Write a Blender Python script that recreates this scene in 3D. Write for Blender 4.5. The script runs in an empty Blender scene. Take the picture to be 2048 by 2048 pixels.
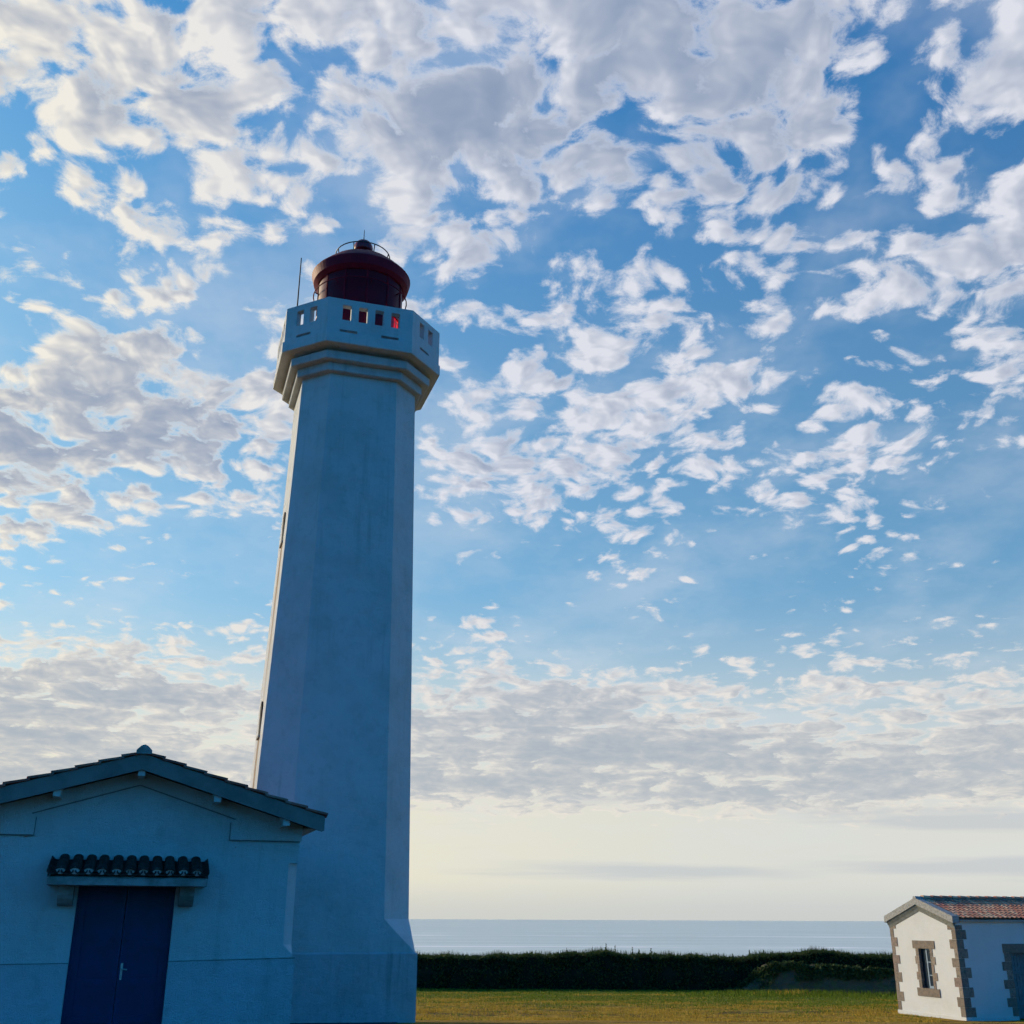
import bpy, bmesh, math, random
from mathutils import Vector, Matrix, noise as mnoise

# ------------------------------------------------------------------ camera
sc = bpy.context.scene
COL = sc.collection
EYE = 1.75
F_PX, PITCH, ROLL = 2181.0, 0.3574, 0.0045
cam = bpy.data.cameras.new('camera')
cam_ob = bpy.data.objects.new('camera', cam)
COL.objects.link(cam_ob)
cam.sensor_width = 36.0
cam.sensor_fit = 'HORIZONTAL'
cam.lens = 36.0 * F_PX / 2048.0
cam.clip_start = 0.1
cam.clip_end = 100000.0
_d = Vector((0, math.cos(PITCH), math.sin(PITCH)))
_u0 = Vector((0, -math.sin(PITCH), math.cos(PITCH)))
_r = Vector((1, 0, 0)) * math.cos(ROLL) + _u0 * math.sin(ROLL)
_u = _u0 * math.cos(ROLL) - Vector((1, 0, 0)) * math.sin(ROLL)
cam_ob.matrix_world = Matrix(((_r.x, _u.x, -_d.x, 0), (_r.y, _u.y, -_d.y, 0),
                              (_r.z, _u.z, -_d.z, EYE), (0, 0, 0, 1)))
sc.camera = cam_ob

# ------------------------------------------------------------------ exposure
sc.view_settings.view_transform = 'Standard'
sc.view_settings.look = 'None'
sc.view_settings.exposure = 0.0
sc.view_settings.gamma = 1.0

# ------------------------------------------------------------------ sun
SUN_AZ, SUN_EL = math.radians(-58.0), math.radians(21.0)
SUN_DIR = Vector((math.sin(SUN_AZ) * math.cos(SUN_EL), math.cos(SUN_AZ) * math.cos(SUN_EL), math.sin(SUN_EL)))
sun = bpy.data.lights.new('sun', 'SUN')
sun.energy = 4.2
sun.angle = math.radians(0.53)
sun.color = (1.0, 0.81, 0.52)
sun_ob = bpy.data.objects.new('sun', sun)
COL.objects.link(sun_ob)
sun_ob.rotation_euler = SUN_DIR.to_track_quat('Z', 'Y').to_euler()
sun_ob.location = (-60, 40, 60)


# ------------------------------------------------------------------ node helper
class NT:
    """Terse builder for shader node trees."""
    def __init__(self, tree):
        self.t = tree
        self.nodes = tree.nodes
        self.links = tree.links

    def put(self, sock, v):
        if isinstance(v, bpy.types.NodeSocket):
            self.links.new(v, sock)
        elif v is not None:
            if hasattr(sock.default_value, '__len__') and not hasattr(v, '__len__'):
                sock.default_value = [v] * len(sock.default_value)
            elif hasattr(sock.default_value, '__len__') and len(sock.default_value) == 4 and len(v) == 3:
                sock.default_value = (*v, 1.0)
            else:
                sock.default_value = v

    def n(self, kind, **props):
        nd = self.nodes.new(kind)
        for k, v in props.items():
            setattr(nd, k, v)
        return nd

    def m(self, op, a, b=None, c=None, clamp=False):
        nd = self.n('ShaderNodeMath', operation=op, use_clamp=clamp)
        self.put(nd.inputs[0], a)
        if b is not None: self.put(nd.inputs[1], b)
        if c is not None: self.put(nd.inputs[2], c)
        return nd.outputs[0]

    def add(self, a, b): return self.m('ADD', a, b)
    def sub(self, a, b): return self.m('SUBTRACT', a, b)
    def mul(self, a, b): return self.m('MULTIPLY', a, b)
    def div(self, a, b): return self.m('DIVIDE', a, b)

    def v(self, op, a, b=None, s=None):
        nd = self.n('ShaderNodeVectorMath', operation=op)
        self.put(nd.inputs[0], a)
        if b is not None: self.put(nd.inputs[1], b)
        if s is not None: self.put(nd.inputs['Scale'], s)
        return nd.outputs['Value'] if op in ('LENGTH', 'DOT_PRODUCT', 'DISTANCE') else nd.outputs[0]

    def step(self, x, a, b, lo=0.0, hi=1.0, smooth=True):
        nd = self.n('ShaderNodeMapRange', interpolation_type='SMOOTHSTEP' if smooth else 'LINEAR')
        self.put(nd.inputs[0], x)
        for i, k in enumerate((a, b, lo, hi)): self.put(nd.inputs[i + 1], k)
        return nd.outputs[0]

    def mix(self, f, a, b, blend='MIX'):
        nd = self.n('ShaderNodeMix', data_type='RGBA', blend_type=blend)
        self.put(nd.inputs[0], f); self.put(nd.inputs[6], a); self.put(nd.inputs[7], b)
        return nd.outputs[2]

    def fmix(self, f, a, b):
        nd = self.n('ShaderNodeMix', data_type='FLOAT')
        self.put(nd.inputs[0], f); self.put(nd.inputs[2], a); self.put(nd.inputs[3], b)
        return nd.outputs[0]

    def xyz(self, x, y, z=0.0):
        nd = self.n('ShaderNodeCombineXYZ')
        for i, k in enumerate((x, y, z)): self.put(nd.inputs[i], k)
        return nd.outputs[0]

    def sep(self, vec):
        nd = self.n('ShaderNodeSeparateXYZ')
        self.put(nd.inputs[0], vec)
        return nd.outputs

    def noise(self, vec, scale, detail=4.0, rough=0.55, lac=2.0, color=False, dims='3D', dist=0.0):
        nd = self.n('ShaderNodeTexNoise', noise_dimensions=dims)
        self.put(nd.inputs['Vector'], vec)
        self.put(nd.inputs['Scale'], scale); self.put(nd.inputs['Detail'], detail)
        self.put(nd.inputs['Roughness'], rough); self.put(nd.inputs['Lacunarity'], lac)
        self.put(nd.inputs['Distortion'], dist)
        return nd.outputs['Color'] if color else nd.outputs['Fac']

    def voro(self, vec, scale, feature='F1', smooth=0.5, out='Distance', detail=0.0, rnd=1.0, dims='3D'):
        nd = self.n('ShaderNodeTexVoronoi', feature=feature, voronoi_dimensions=dims)
        self.put(nd.inputs['Vector'], vec); self.put(nd.inputs['Scale'], scale)
        if 'Detail' in nd.inputs: self.put(nd.inputs['Detail'], detail)
        if feature == 'SMOOTH_F1': self.put(nd.inputs['Smoothness'], smooth)
        self.put(nd.inputs['Randomness'], rnd)
        return nd.outputs[out]

    def ramp(self, fac, stops, interp='LINEAR'):
        nd = self.n('ShaderNodeValToRGB')
        cr = nd.color_ramp
        cr.interpolation = interp
        while len(cr.elements) < len(stops): cr.elements.new(1.0)
        for e, (p, c) in zip(cr.elements, stops):
            e.position = p
            e.color = (*c, 1.0) if len(c) == 3 else c
        self.put(nd.inputs[0], fac)
        return nd.outputs[0]


# ------------------------------------------------------------------ sky and clouds (world)
world = bpy.data.worlds.new('World')
sc.world = world
world.use_nodes = True
world.cycles.sampling_method = 'MANUAL'
world.cycles.sample_map_resolution = 512
sc.cycles.use_adaptive_sampling = True
sc.cycles.adaptive_threshold = 0.03
sc.cycles.adaptive_min_samples = 12
W = NT(world.node_tree)
W.nodes.clear()
w_out = W.n('ShaderNodeOutputWorld')
w_bg = W.n('ShaderNodeBackground')
W.links.new(w_bg.outputs[0], w_out.inputs[0])
w_bg.inputs['Strength'].default_value = 0.1
tc = W.n('ShaderNodeTexCoord')
dirv = W.v('NORMALIZE', tc.outputs['Generated'])
dx, dy, dz = W.sep(dirv)
zc = W.m('MAXIMUM', dz, 0.0)
sky = W.n('ShaderNodeTexSky', sky_type='NISHITA', sun_disc=False, sun_elevation=SUN_EL, sun_rotation=SUN_AZ,
          air_density=1.0, dust_density=1.0, ozone_density=1.5, altitude=0.0)
el = W.mul(W.m('ARCSINE', zc), 57.29578)              # elevation in degrees
az = W.mul(W.m('ARCTAN2', dx, dy), 57.29578)          # azimuth in degrees, 0 = out to sea
near_sun = W.v('DOT_PRODUCT', dirv, tuple(SUN_DIR))

# cover of the cloud deck over azimuth (32 steps of 2.06 deg) and elevation (rows of 2.1 deg from 6 deg up): two digits each
COVER = """9090909090828180808080808786858484848484858687889090899090909090
9090909090908878717073808182909090909083818180808079788585848281
7577798183858683747070738080818181818174655646516462556367666564
3541465054616460535456494445475547543634453631454535304146423732
3030303027343229353527232326354919181418191315283628272616151412
6056514735211920131112121211091310102045391102041739341010101010
7269676659493123202621181716152129253344321319293933371010101010
8789858170737161675747424144525458505153443546565961381923293440
6670747777838179706152505359646570666666646057526869603946535761
5050546882878888786852454752555769747270706859294649474357737873
5050504971797470737552474549535161756962666854382721333538382528
5451502355695942456244404753524453736151584743576565493850576972
4655571730566647262528254654473545665750574135424850545769788080
3532282435505953322029396165564233434649544548627679716071797872
5949586457426052424149567567554959394259686873746858386072656369
6366586774737370606169728269585969667281858988878570344660748080
5155677782827867465067859090908983807981858990908976453646738487
5052627968645854595261778986888775657086908685908889766670808990
5055667761606066807977798377798480747890908989887382867870788790
5057717360606069808080807972758080808390909090907679888072768590""".split()
GREY = """5554545352515049495050504952566064656159646868686460606060606060
6060606060575343333030343947566367706969707070696459585755545251
3740444749525447393531303135404550514743434236303437363534323028
1215182022232421192020212122232425231914141311101009121513110906
1010101009040000000001020304040404040302020101000000000000000000
3027242116080201000000000000000000000000000000000001020304060709
4339373631211311100908080707070707070707070808091010101010101010
6569635847363024181311141719212222211916141110101010101010101010
3340465252454756472917151419232321191920161110101010101010101010
1010162234444542362618141012141411111315121110101010101010101011
1010101119273339332418141010101010101010101010101010101215171920
1010101113182021191513121010101010101010101010101010121619202020
1010101010121620151110101114171512101010101010101015212221202020
1010101010121619151110101425352818101214161923252830302723202020
1010101315131110111010101528413422141823293642424037312521202020
1010122025252318131017222631363534343842485663585242312423202326
1010111723263233262030404853575757565655576063544437333029292623
1010101012121010101320283847565349464749515252443530282421202020
1010101010101010101215192429343535353942444649443729262220202020
1010101010101010101216192326303030313438414549453830262220202020""".split()
fac_az = W.div(W.add(az, 32.0), 64.0)
_wr = W.noise(W.v('SCALE', dirv, s=1.0), 9.0, 3.0, 0.55, color=True)
_wx, _wy, _wz = W.sep(_wr)
fac_az = W.add(fac_az, W.mul(W.sub(_wx, 0.5), 0.05))
el_w = W.add(el, W.mul(W.sub(_wy, 0.5), 2.4))
acc_c = acc_g = None
for i, (rc, rg) in enumerate(zip(COVER, GREY)):
    e0 = 6.0 + 2.1 * i
    t = W.m('SUBTRACT', 1.0, W.m('ABSOLUTE', W.div(W.sub(el_w, e0), 2.1)), clamp=True)
    if i == len(COVER) - 1:
        t = W.step(el_w, e0 - 2.1, e0, smooth=False)
    stops = [(j / 31.0, (int(rc[2 * j:2 * j + 2]) / 100.0, int(rg[2 * j:2 * j + 2]) / 100.0, 0.0)) for j in range(32)]
    col = W.ramp(fac_az, stops)
    r_, g_, _b = W.sep(col)
    acc_c = W.m('MULTIPLY_ADD', r_, t, acc_c if acc_c is not None else 0.0)
    acc_g = W.m('MULTIPLY_ADD', g_, t, acc_g if acc_g is not None else 0.0)
# deck thins beyond the sides; unseen back sky is shaped to tint shaded walls
back = W.step(W.m('ABSOLUTE', az), 38.0, 75.0)
over = W.step(dy, 0.45, 0.10)
clear = W.m('MAXIMUM', back, over)
cover = W.sub(acc_c, W.mul(clear, 1.2))

P = W.xyz(W.div(dx, W.add(zc, 0.22)), W.div(dy, W.add(zc, 0.22)), 0.0)
warp = W.noise(P, 7.0, 2.0, 0.5, color=True, dims='2D')
Pw = W.v('ADD', P, W.v('SCALE', W.v('SUBTRACT', warp, (0.5, 0.5, 0.5)), s=0.07))
base = W.mul(W.sub(W.add(cover, W.mul(W.step(az, -10.0, -22.0), W.step(el, 30.0, 38.0, 0.0, 0.12))), W.m('MULTIPLY_ADD', W.step(az, 2.0, 12.0), W.step(el, 29.0, 36.0, 0.0, 0.09), 0.31)), 1.6)
lowband = W.mul(W.step(el, 14.0, 9.0), W.step(el, 5.5, 7.5))
layer = W.noise(W.xyz(W.mul(az, 0.07), W.mul(el, 1.15), 2.2), 1.0, 4.0, 0.55)
base = W.add(base, W.mul(lowband, W.m('MULTIPLY_ADD', W.sub(layer, 0.5), 2.6, 0.02)))


fine_amp = W.step(el, 7.0, 15.0, 0.9, 1.15)
V_SC, N_AMP = 17.0, 1.6
V_AMP = W.step(el, 8.0, 17.0, 0.55, 1.0)


def puffs(vec, det):
    n0 = W.noise(vec, 9.5, 3.0, 0.5, 2.1, dims='2D')
    v1 = W.voro(vec, V_SC, 'SMOOTH_F1', 0.25, out='Distance', detail=1.5, dims='2D')
    b = W.m('MULTIPLY_ADD', W.sub(n0, 0.5), N_AMP, W.mul(W.sub(0.36, v1), V_AMP))
    n1 = W.noise(vec, 30.0, det, 0.66, 2.1, dims='2D')
    return W.m('MULTIPLY_ADD', W.sub(n1, 0.5), fine_amp, b)


def body(vec):
    n0 = W.noise(vec, 9.5, 3.0, 0.5, 2.1, dims='2D')
    v1 = W.voro(vec, V_SC, 'SMOOTH_F1', 0.5, out='Distance', dims='2D')
    n1 = W.noise(vec, 30.0, 2.0, 0.55, 2.1, dims='2D')
    b = W.m('MULTIPLY_ADD', W.sub(n0, 0.5), N_AMP, W.mul(W.sub(0.36, v1), V_AMP))
    return W.m('MULTIPLY_ADD', W.sub(n1, 0.5), W.mul(fine_amp, 0.8), b)


dens = W.add(base, puffs(Pw, 7.0))
sunp = Vector((SUN_DIR.x, SUN_DIR.y, 0)).normalized()
dens_b = W.add(base, body(Pw))
dens_s = W.add(base, body(W.v('ADD', Pw, tuple(sunp * 0.014))))
dens_t = W.add(base, body(W.v('ADD', Pw, tuple(sunp * 0.040))))
alpha = W.step(dens, -0.12, 0.42)
# light through the deck: how much cloud stands between the point and the sun, and how deep the cloud is overhead
depth = W.add(W.m('MAXIMUM', dens_b, 0.0), W.add(W.mul(W.m('MAXIMUM', dens_s, 0.0), 0.7), W.mul(W.m('MAXIMUM', dens_t, 0.0), 0.7)))
side = W.sub(dens_b, dens_s)
tau = W.mul(depth, W.m('MULTIPLY_ADD', W.mul(acc_g, W.step(el, 8.0, 14.0, 0.72, 1.0)), 1.25, 0.11))
tau = W.sub(tau, W.mul(side, 1.6))
shade = W.sub(1.0, W.m('EXPONENT', W.mul(W.m('MAXIMUM', W.sub(tau, 0.06), 0.0), -0.95)))
shade = W.mul(shade, W.step(dens, 0.05, 0.45))
warm = W.step(near_sun, 0.60, 1.0)
low = W.step(el, 22.0, 4.0)
bright = W.mix(warm, (7.3, 7.5, 8.25), (9.4, 8.8, 7.4))
bright = W.mix(W.mul(low, 0.75), bright, (8.4, 7.7, 6.4))
dark = W.mix(low, (2.4, 3.2, 4.7), (4.1, 4.7, 5.3))
cloud = W.mix(shade, bright, dark)

comp = W.v('DIVIDE', sky.outputs[0], W.v('ADD', (1.0, 1.0, 1.0), W.v('SCALE', sky.outputs[0], s=0.15)))
front_tint = W.mix(W.step(el, 20.0, 46.0), (1.15, 1.95, 2.45), (0.52, 1.62, 2.6))
tint = W.mix(clear, front_tint, (0.10, 1.32, 2.80))  # unseen back sky graded deep blue to colour the shaded walls
blue = W.mix(1.0, comp, tint, 'MULTIPLY')
# pale haze low over the sea, creamier towards the sun, with long grey streaks
haze_c = W.mix(W.step(near_sun, 0.25, 0.9), (7.4, 7.3, 6.7), (9.2, 8.3, 5.9))
blue = W.mix(W.mul(W.step(el, 17.0, 4.0, 0.0, 0.92), W.sub(1.0, clear)), blue, haze_c)
veil_n = W.noise(P, 3.0, 5.0, 0.6, dims='2D')
veil = W.mul(W.step(veil_n, 0.38, 0.75), W.step(cover, -0.3, 0.45))
blue = W.mix(W.mul(veil, 0.35), blue, (7.0, 7.5, 8.2))
skyc = W.mix(alpha, blue, cloud)
streak_n = W.noise(W.xyz(W.mul(az, 0.035), W.mul(el, 0.62), 7.4), 1.0, 4.0, 0.5)
streak = W.mul(W.step(streak_n, 0.50, 0.62), W.mul(W.step(el, 0.2, 1.2), W.step(el, 9.0, 5.5)))
streak = W.mul(streak, W.sub(1.0, clear))
skyc = W.mix(W.mul(streak, 0.55), skyc, (5.0, 5.4, 5.9))
long_n = W.noise(W.xyz(W.mul(az, 0.10), W.mul(el, 1.6), 5.5), 1.0, 4.0, 0.55)
mid_el = W.add(W.sub(2.45, W.mul(az, 0.022)), W.mul(W.sub(long_n, 0.5), 0.9))
long_s = W.mul(W.step(W.m('ABSOLUTE', W.sub(el, mid_el)), 0.50, 0.05), W.mul(W.step(az, -3.0, 6.0), W.step(az, 17.0, 10.0)))
skyc = W.mix(W.mul(long_s, 0.55), skyc, (4.9, 5.4, 5.9))
skyc = W.mix(W.mul(W.step(el, 2.2, 0.0, 0.0, 0.6), W.sub(1.0, clear)), skyc, (5.3, 5.6, 5.7))
W.links.new(skyc, w_bg.inputs['Color'])

# ------------------------------------------------------------------ materials
def material(name):
    m = bpy.data.materials.new(name)
    m.use_nodes = True
    t = NT(m.node_tree)
    t.nodes.clear()
    out = t.n('ShaderNodeOutputMaterial')
    b = t.n('ShaderNodeBsdfPrincipled')
    t.links.new(b.outputs[0], out.inputs[0])
    t.bsdf, t.out = b, out
    t.obj = t.n('ShaderNodeTexCoord').outputs['Object']
    return m, t


def bump(t, h, dist, strength=1.0):
    nd = t.n('ShaderNodeBump')
    nd.inputs['Distance'].default_value = dist
    nd.inputs['Strength'].default_value = strength
    t.put(nd.inputs['Height'], h)
    t.links.new(nd.outputs[0], t.bsdf.inputs['Normal'])


def simple(name, base, var=None, scale=6.0, rough=0.7, bump_d=0.0, bump_s=40.0, metal=0.0, spec=0.3):
    m, t = material(name)
    var = var or tuple(c * 0.75 for c in base)
    f = t.step(t.noise(t.obj, scale, 6.0, 0.6), 0.35, 0.68)
    t.put(t.bsdf.inputs['Base Color'], t.mix(f, base, var))
    t.put(t.bsdf.inputs['Roughness'], rough)
    t.put(t.bsdf.inputs['Metallic'], metal)
    t.put(t.bsdf.inputs['Specular IOR Level'], spec)
    if bump_d:
        bump(t, t.noise(t.obj, bump_s, 4.0, 0.6), bump_d)
    return m


def masonry_paint(name, base=(0.66, 0.665, 0.65), grime=(0.36, 0.36, 0.31), streak_amt=0.45, bump_k=1.0):
    """Old white masonry paint: blotches, run-down streaks, roughcast."""
    m, t = material(name)
    blot = t.step(t.noise(t.obj, 0.9, 6.0, 0.6), 0.40, 0.72)
    x, y, z = t.sep(t.obj)
    st = t.noise(t.v('MULTIPLY', t.obj, (7.0, 7.0, 0.35)), 1.0, 4.0, 0.6)
    st2 = t.noise(t.obj, 0.5, 3.0, 0.5)
    streak = t.mul(t.step(st, 0.52, 0.74), t.step(st2, 0.42, 0.62))
    c = t.mix(t.mul(blot, 0.30), base, grime)
    c = t.mix(t.mul(t.step(t.noise(t.obj, 4.5, 6.0, 0.65), 0.5, 0.72), 0.22), c, grime)
    c = t.mix(t.mul(streak, streak_amt), c, grime)
    fine = t.noise(t.obj, 55.0, 3.0, 0.6)
    c = t.mix(t.mul(t.step(fine, 0.55, 0.75), 0.12), c, (0.5, 0.5, 0.47))
    t.put(t.bsdf.inputs['Base Color'], c)
    t.put(t.bsdf.inputs['Roughness'], 0.85)
    t.put(t.bsdf.inputs['Specular IOR Level'], 0.15)
    bump(t, t.add(t.noise(t.obj, 70.0, 3.0, 0.6), t.mul(t.noise(t.obj, 5.0, 5.0, 0.6), 2.0)), 0.014 * bump_k)
    return m


M_WALL = masonry_paint('white_masonry_paint')
M_PLINTH = masonry_paint('grey_white_plinth_paint', base=(0.56, 0.585, 0.60), grime=(0.24, 0.27, 0.24), streak_amt=0.5)
M_CORNICE = masonry_paint('weathered_cornice_paint', base=(0.57, 0.58, 0.57), grime=(0.22, 0.23, 0.2), streak_amt=0.35)
M_COTTAGE = masonry_paint(bump_k=0.4, name='cottage_limewash', base=(0.68, 0.68, 0.65), grime=(0.55, 0.55, 0.5), streak_amt=0.2)
M_BARGE = simple('grey_painted_board', (0.25, 0.235, 0.205), (0.17, 0.165, 0.145), 3.0, 0.75, 0.002, 60)
M_SOFFIT = simple('soffit_board', (0.42, 0.42, 0.38), (0.32, 0.32, 0.28), 2.0, 0.8)
M_PURLIN = simple('pale_purlin_paint', (0.62, 0.62, 0.58), (0.5, 0.5, 0.45), 9.0, 0.7)
M_CONCRETE = simple('weathered_concrete', (0.36, 0.36, 0.34), (0.20, 0.20, 0.17), 5.0, 0.9, 0.004, 60)
M_MORTAR = simple('lime_mortar', (0.80, 0.79, 0.74), (0.6, 0.59, 0.55), 20.0, 0.95, 0.003, 80)
M_DARKTILE = simple('blackened_clay_tile', (0.085, 0.052, 0.040), (0.03, 0.024, 0.020), 9.0, 0.95, 0.006, 50, spec=0.08)
M_DOOR = simple('deep_blue_door_paint', (0.004, 0.022, 0.105), (0.0035, 0.017, 0.075), 4.0, 0.45, 0.001, 90, spec=0.4)
M_EDGE_LINE = simple('dark_edge_line', (0.27, 0.27, 0.24), None, 9.0, 0.95)  # thin dark strips below the gable band and along the plinth top
M_CHROME = simple('aluminium_handle', (0.5, 0.5, 0.48), (0.36, 0.36, 0.35), 9.0, 0.35, metal=0.6)
M_RED = simple('lantern_red_paint', (0.30, 0.012, 0.032), (0.22, 0.010, 0.026), 3.0, 0.42, 0.001, 60, spec=0.45)
M_ROOFRED = simple('weathered_red_roof_paint', (0.22, 0.010, 0.032), (0.16, 0.008, 0.026), 3.0, 0.6, 0.001, 60, spec=0.15)
M_REDDARK = simple('dull_dark_red_paint', (0.20, 0.010, 0.026), (0.15, 0.008, 0.02), 5.0, 0.65, spec=0.12)
M_BLACKMETAL = simple('dark_iron', (0.03, 0.028, 0.03), None, 9.0, 0.5)
M_DARK = simple('unlit_interior', (0.012, 0.012, 0.014), None, 2.0, 0.9)
M_COPING = simple('pale_granite_coping', (0.40, 0.39, 0.36), (0.24, 0.235, 0.22), 14.0, 0.9, 0.006, 30)
M_COPING_UNDER = simple('shade_darkened_granite_moulding', (0.24, 0.25, 0.23), (0.16, 0.17, 0.155), 9.0, 0.9, 0.006, 30)  # darker granite tone carries the shadow of the coping above
M_SASH = simple('pale_blue_sash_paint', (0.27, 0.35, 0.42), (0.22, 0.30, 0.37), 9.0, 0.6)
M_SHUTTER = simple('teal_door_paint', (0.15, 0.20, 0.21), (0.10, 0.15, 0.16), 9.0, 0.6)


def stone_mat():
    m, t = material('brown_granite')
    oi = t.n('ShaderNodeObjectInfo').outputs['Random']
    c = t.ramp(oi, [(0.0, (0.27, 0.20, 0.145)), (0.35, (0.20, 0.155, 0.115)), (0.7, (0.30, 0.235, 0.175)), (1.0, (0.24, 0.165, 0.135))])
    f = t.noise(t.obj, 8.0, 7.0, 0.65)
    c = t.mix(t.step(f, 0.42, 0.70), c, (0.13, 0.115, 0.09))
    c = t.mix(t.mul(t.step(t.noise(t.obj, 60.0, 2.0, 0.5), 0.55, 0.7), 0.4), c, (0.38, 0.33, 0.27))
    t.put(t.bsdf.inputs['Base Color'], c)
    t.put(t.bsdf.inputs['Roughness'], 0.9)
    bump(t, t.noise(t.obj, 22.0, 5.0, 0.65), 0.012)
    return m


M_STONE = stone_mat()


def tile_mat(name, sx, sy, sz, cols, lichen):
    """Clay tile: one tint per tile (grid cell) with lichen and soot."""
    m, t = material(name)
    cell = t.voro(t.v('MULTIPLY', t.obj, (sx, sy, sz)), 1.0, 'F1', out='Color', rnd=0.0)
    r, g, b = t.sep(cell)
    c = t.ramp(r, cols)
    c = t.mix(t.mul(t.step(g, 0.62, 0.8), 0.55), c, lichen)
    c = t.mix(t.mul(t.step(t.noise(t.obj, 1.6, 5.0, 0.6), 0.5, 0.66), 0.45), c, (0.10, 0.055, 0.05))
    c = t.mix(t.mul(t.step(t.noise(t.obj, 14.0, 4.0, 0.65), 0.52, 0.72), 0.4), c, lichen)
    t.put(t.bsdf.inputs['Base Color'], c)
    t.put(t.bsdf.inputs['Roughness'], 0.85)
    bump(t, t.noise(t.obj, 40.0, 4.0, 0.6), 0.006)
    return m


RED_TILES = [(0.0, (0.46, 0.11, 0.07)), (0.3, (0.36, 0.085, 0.06)), (0.6, (0.50, 0.15, 0.10)), (1.0, (0.30, 0.08, 0.065))]
M_TILE = tile_mat('red_clay_tile', 2.8, 4.0, 0.0, RED_TILES, (0.36, 0.26, 0.2))
M_TILE_C = tile_mat('mottled_clay_tile', 5.0, 2.9, 0.0, [(0.0, (0.58, 0.20, 0.10)), (0.3, (0.46, 0.15, 0.09)), (0.6, (0.62, 0.28, 0.15)), (1.0, (0.36, 0.13, 0.10))], (0.78, 0.56, 0.34))


def glass_mat(name, tint, opac, rough=0.08):
    m, t = material(name)
    t.nodes.remove(t.bsdf)
    tr = t.n('ShaderNodeBsdfTransparent'); tr.inputs[0].default_value = (*tint, 1)
    tl = t.n('ShaderNodeBsdfTranslucent'); tl.inputs[0].default_value = (*tint, 1)
    gl = t.n('ShaderNodeBsdfGlossy'); gl.inputs['Roughness'].default_value = rough
    fr = t.n('ShaderNodeFresnel'); fr.inputs[0].default_value = 1.5
    a = t.n('ShaderNodeMixShader'); a.inputs[0].default_value = opac
    t.links.new(tr.outputs[0], a.inputs[1]); t.links.new(tl.outputs[0], a.inputs[2])
    b = t.n('ShaderNodeMixShader')
    t.links.new(fr.outputs[0], b.inputs[0]); t.links.new(a.outputs[0], b.inputs[1]); t.links.new(gl.outputs[0], b.inputs[2])
    t.links.new(b.outputs[0], t.out.inputs[0])
    return m


M_REDGLASS = glass_mat('red_lantern_glass', (0.95, 0.015, 0.045), 0.7)
M_CLEARRED = glass_mat('clear_red_glass', (1.0, 0.10, 0.12), 0.05)
M_DARKWINDOW, _t = material('dark_glass_and_unlit_opening')
_t.put(_t.bsdf.inputs['Base Color'], (0.015, 0.03, 0.045))
_t.put(_t.bsdf.inputs['Roughness'], 0.35)
_t.put(_t.bsdf.inputs['Specular IOR Level'], 0.15)
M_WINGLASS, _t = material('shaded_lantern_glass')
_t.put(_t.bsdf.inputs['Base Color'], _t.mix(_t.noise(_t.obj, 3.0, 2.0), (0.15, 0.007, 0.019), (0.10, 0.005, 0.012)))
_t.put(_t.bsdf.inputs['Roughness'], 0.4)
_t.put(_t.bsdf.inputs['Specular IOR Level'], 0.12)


# ------------------------------------------------------------------ mesh helpers
def finish(bm, name, mat, parent=None, smooth=False, bev=0.0, recalc=True, kind=None):
    if bev:
        bmesh.ops.bevel(bm, geom=[e for e in bm.edges if e.is_manifold and e.calc_face_angle(0) > 0.5], offset=bev, segments=1,
                        affect='EDGES', clamp_overlap=True)
    if recalc:
        bmesh.ops.recalc_face_normals(bm, faces=bm.faces)
    me = bpy.data.meshes.new(name)
    bm.to_mesh(me)
    bm.free()
    if smooth:
        for p in me.polygons: p.use_smooth = True
    for mm in (mat if isinstance(mat, (list, tuple)) else [mat]):
        me.materials.append(mm)
    o = bpy.data.objects.new(name, me)
    COL.objects.link(o)
    if parent is not None:
        o.parent = parent
    if kind:
        o['kind'] = kind
    return o


def thing(name, label, cat, loc=(0, 0, 0), rz=0.0, group=None):
    o = bpy.data.objects.new(name, None)
    o.empty_display_size = 0.3
    COL.objects.link(o)
    o.location = loc
    o.rotation_euler = (0, 0, rz)
    o['label'] = label
    o['category'] = cat
    if group: o['group'] = group
    return o


def tag(o, label, cat, group=None):
    o['label'] = label; o['category'] = cat
    if group: o['group'] = group
    return o


def BM(): return bmesh.new()


def box(bm, x0, x1, y0, y1, z0, z1):
    v = [bm.verts.new(c) for c in ((x0, y0, z0), (x1, y0, z0), (x1, y1, z0), (x0, y1, z0), (x0, y0, z1), (x1, y0, z1), (x1, y1, z1), (x0, y1, z1))]
    for f in ((0, 1, 2, 3), (4, 5, 6, 7), (0, 1, 5, 4), (1, 2, 6, 5), (2, 3, 7, 6), (3, 0, 4, 7)):
        bm.faces.new([v[i] for i in f])
    return v


def prism_y(bm, poly, y0, y1):
    """Polygon in x-z pushed through y0..y1."""
    a = [bm.verts.new((x, y0, z)) for x, z in poly]
    b = [bm.verts.new((x, y1, z)) for x, z in poly]
    n = len(poly)
    bm.faces.new(a); bm.faces.new(b)
    for i in range(n):
        bm.faces.new((a[i], a[(i + 1) % n], b[(i + 1) % n], b[i]))


def prism_x(bm, poly, x0, x1):
    a = [bm.verts.new((x0, y, z)) for y, z in poly]
    b = [bm.verts.new((x1, y, z)) for y, z in poly]
    n = len(poly)
    bm.faces.new(a); bm.faces.new(b)
    for i in range(n):
        bm.faces.new((a[i], a[(i + 1) % n], b[(i + 1) % n], b[i]))


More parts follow.
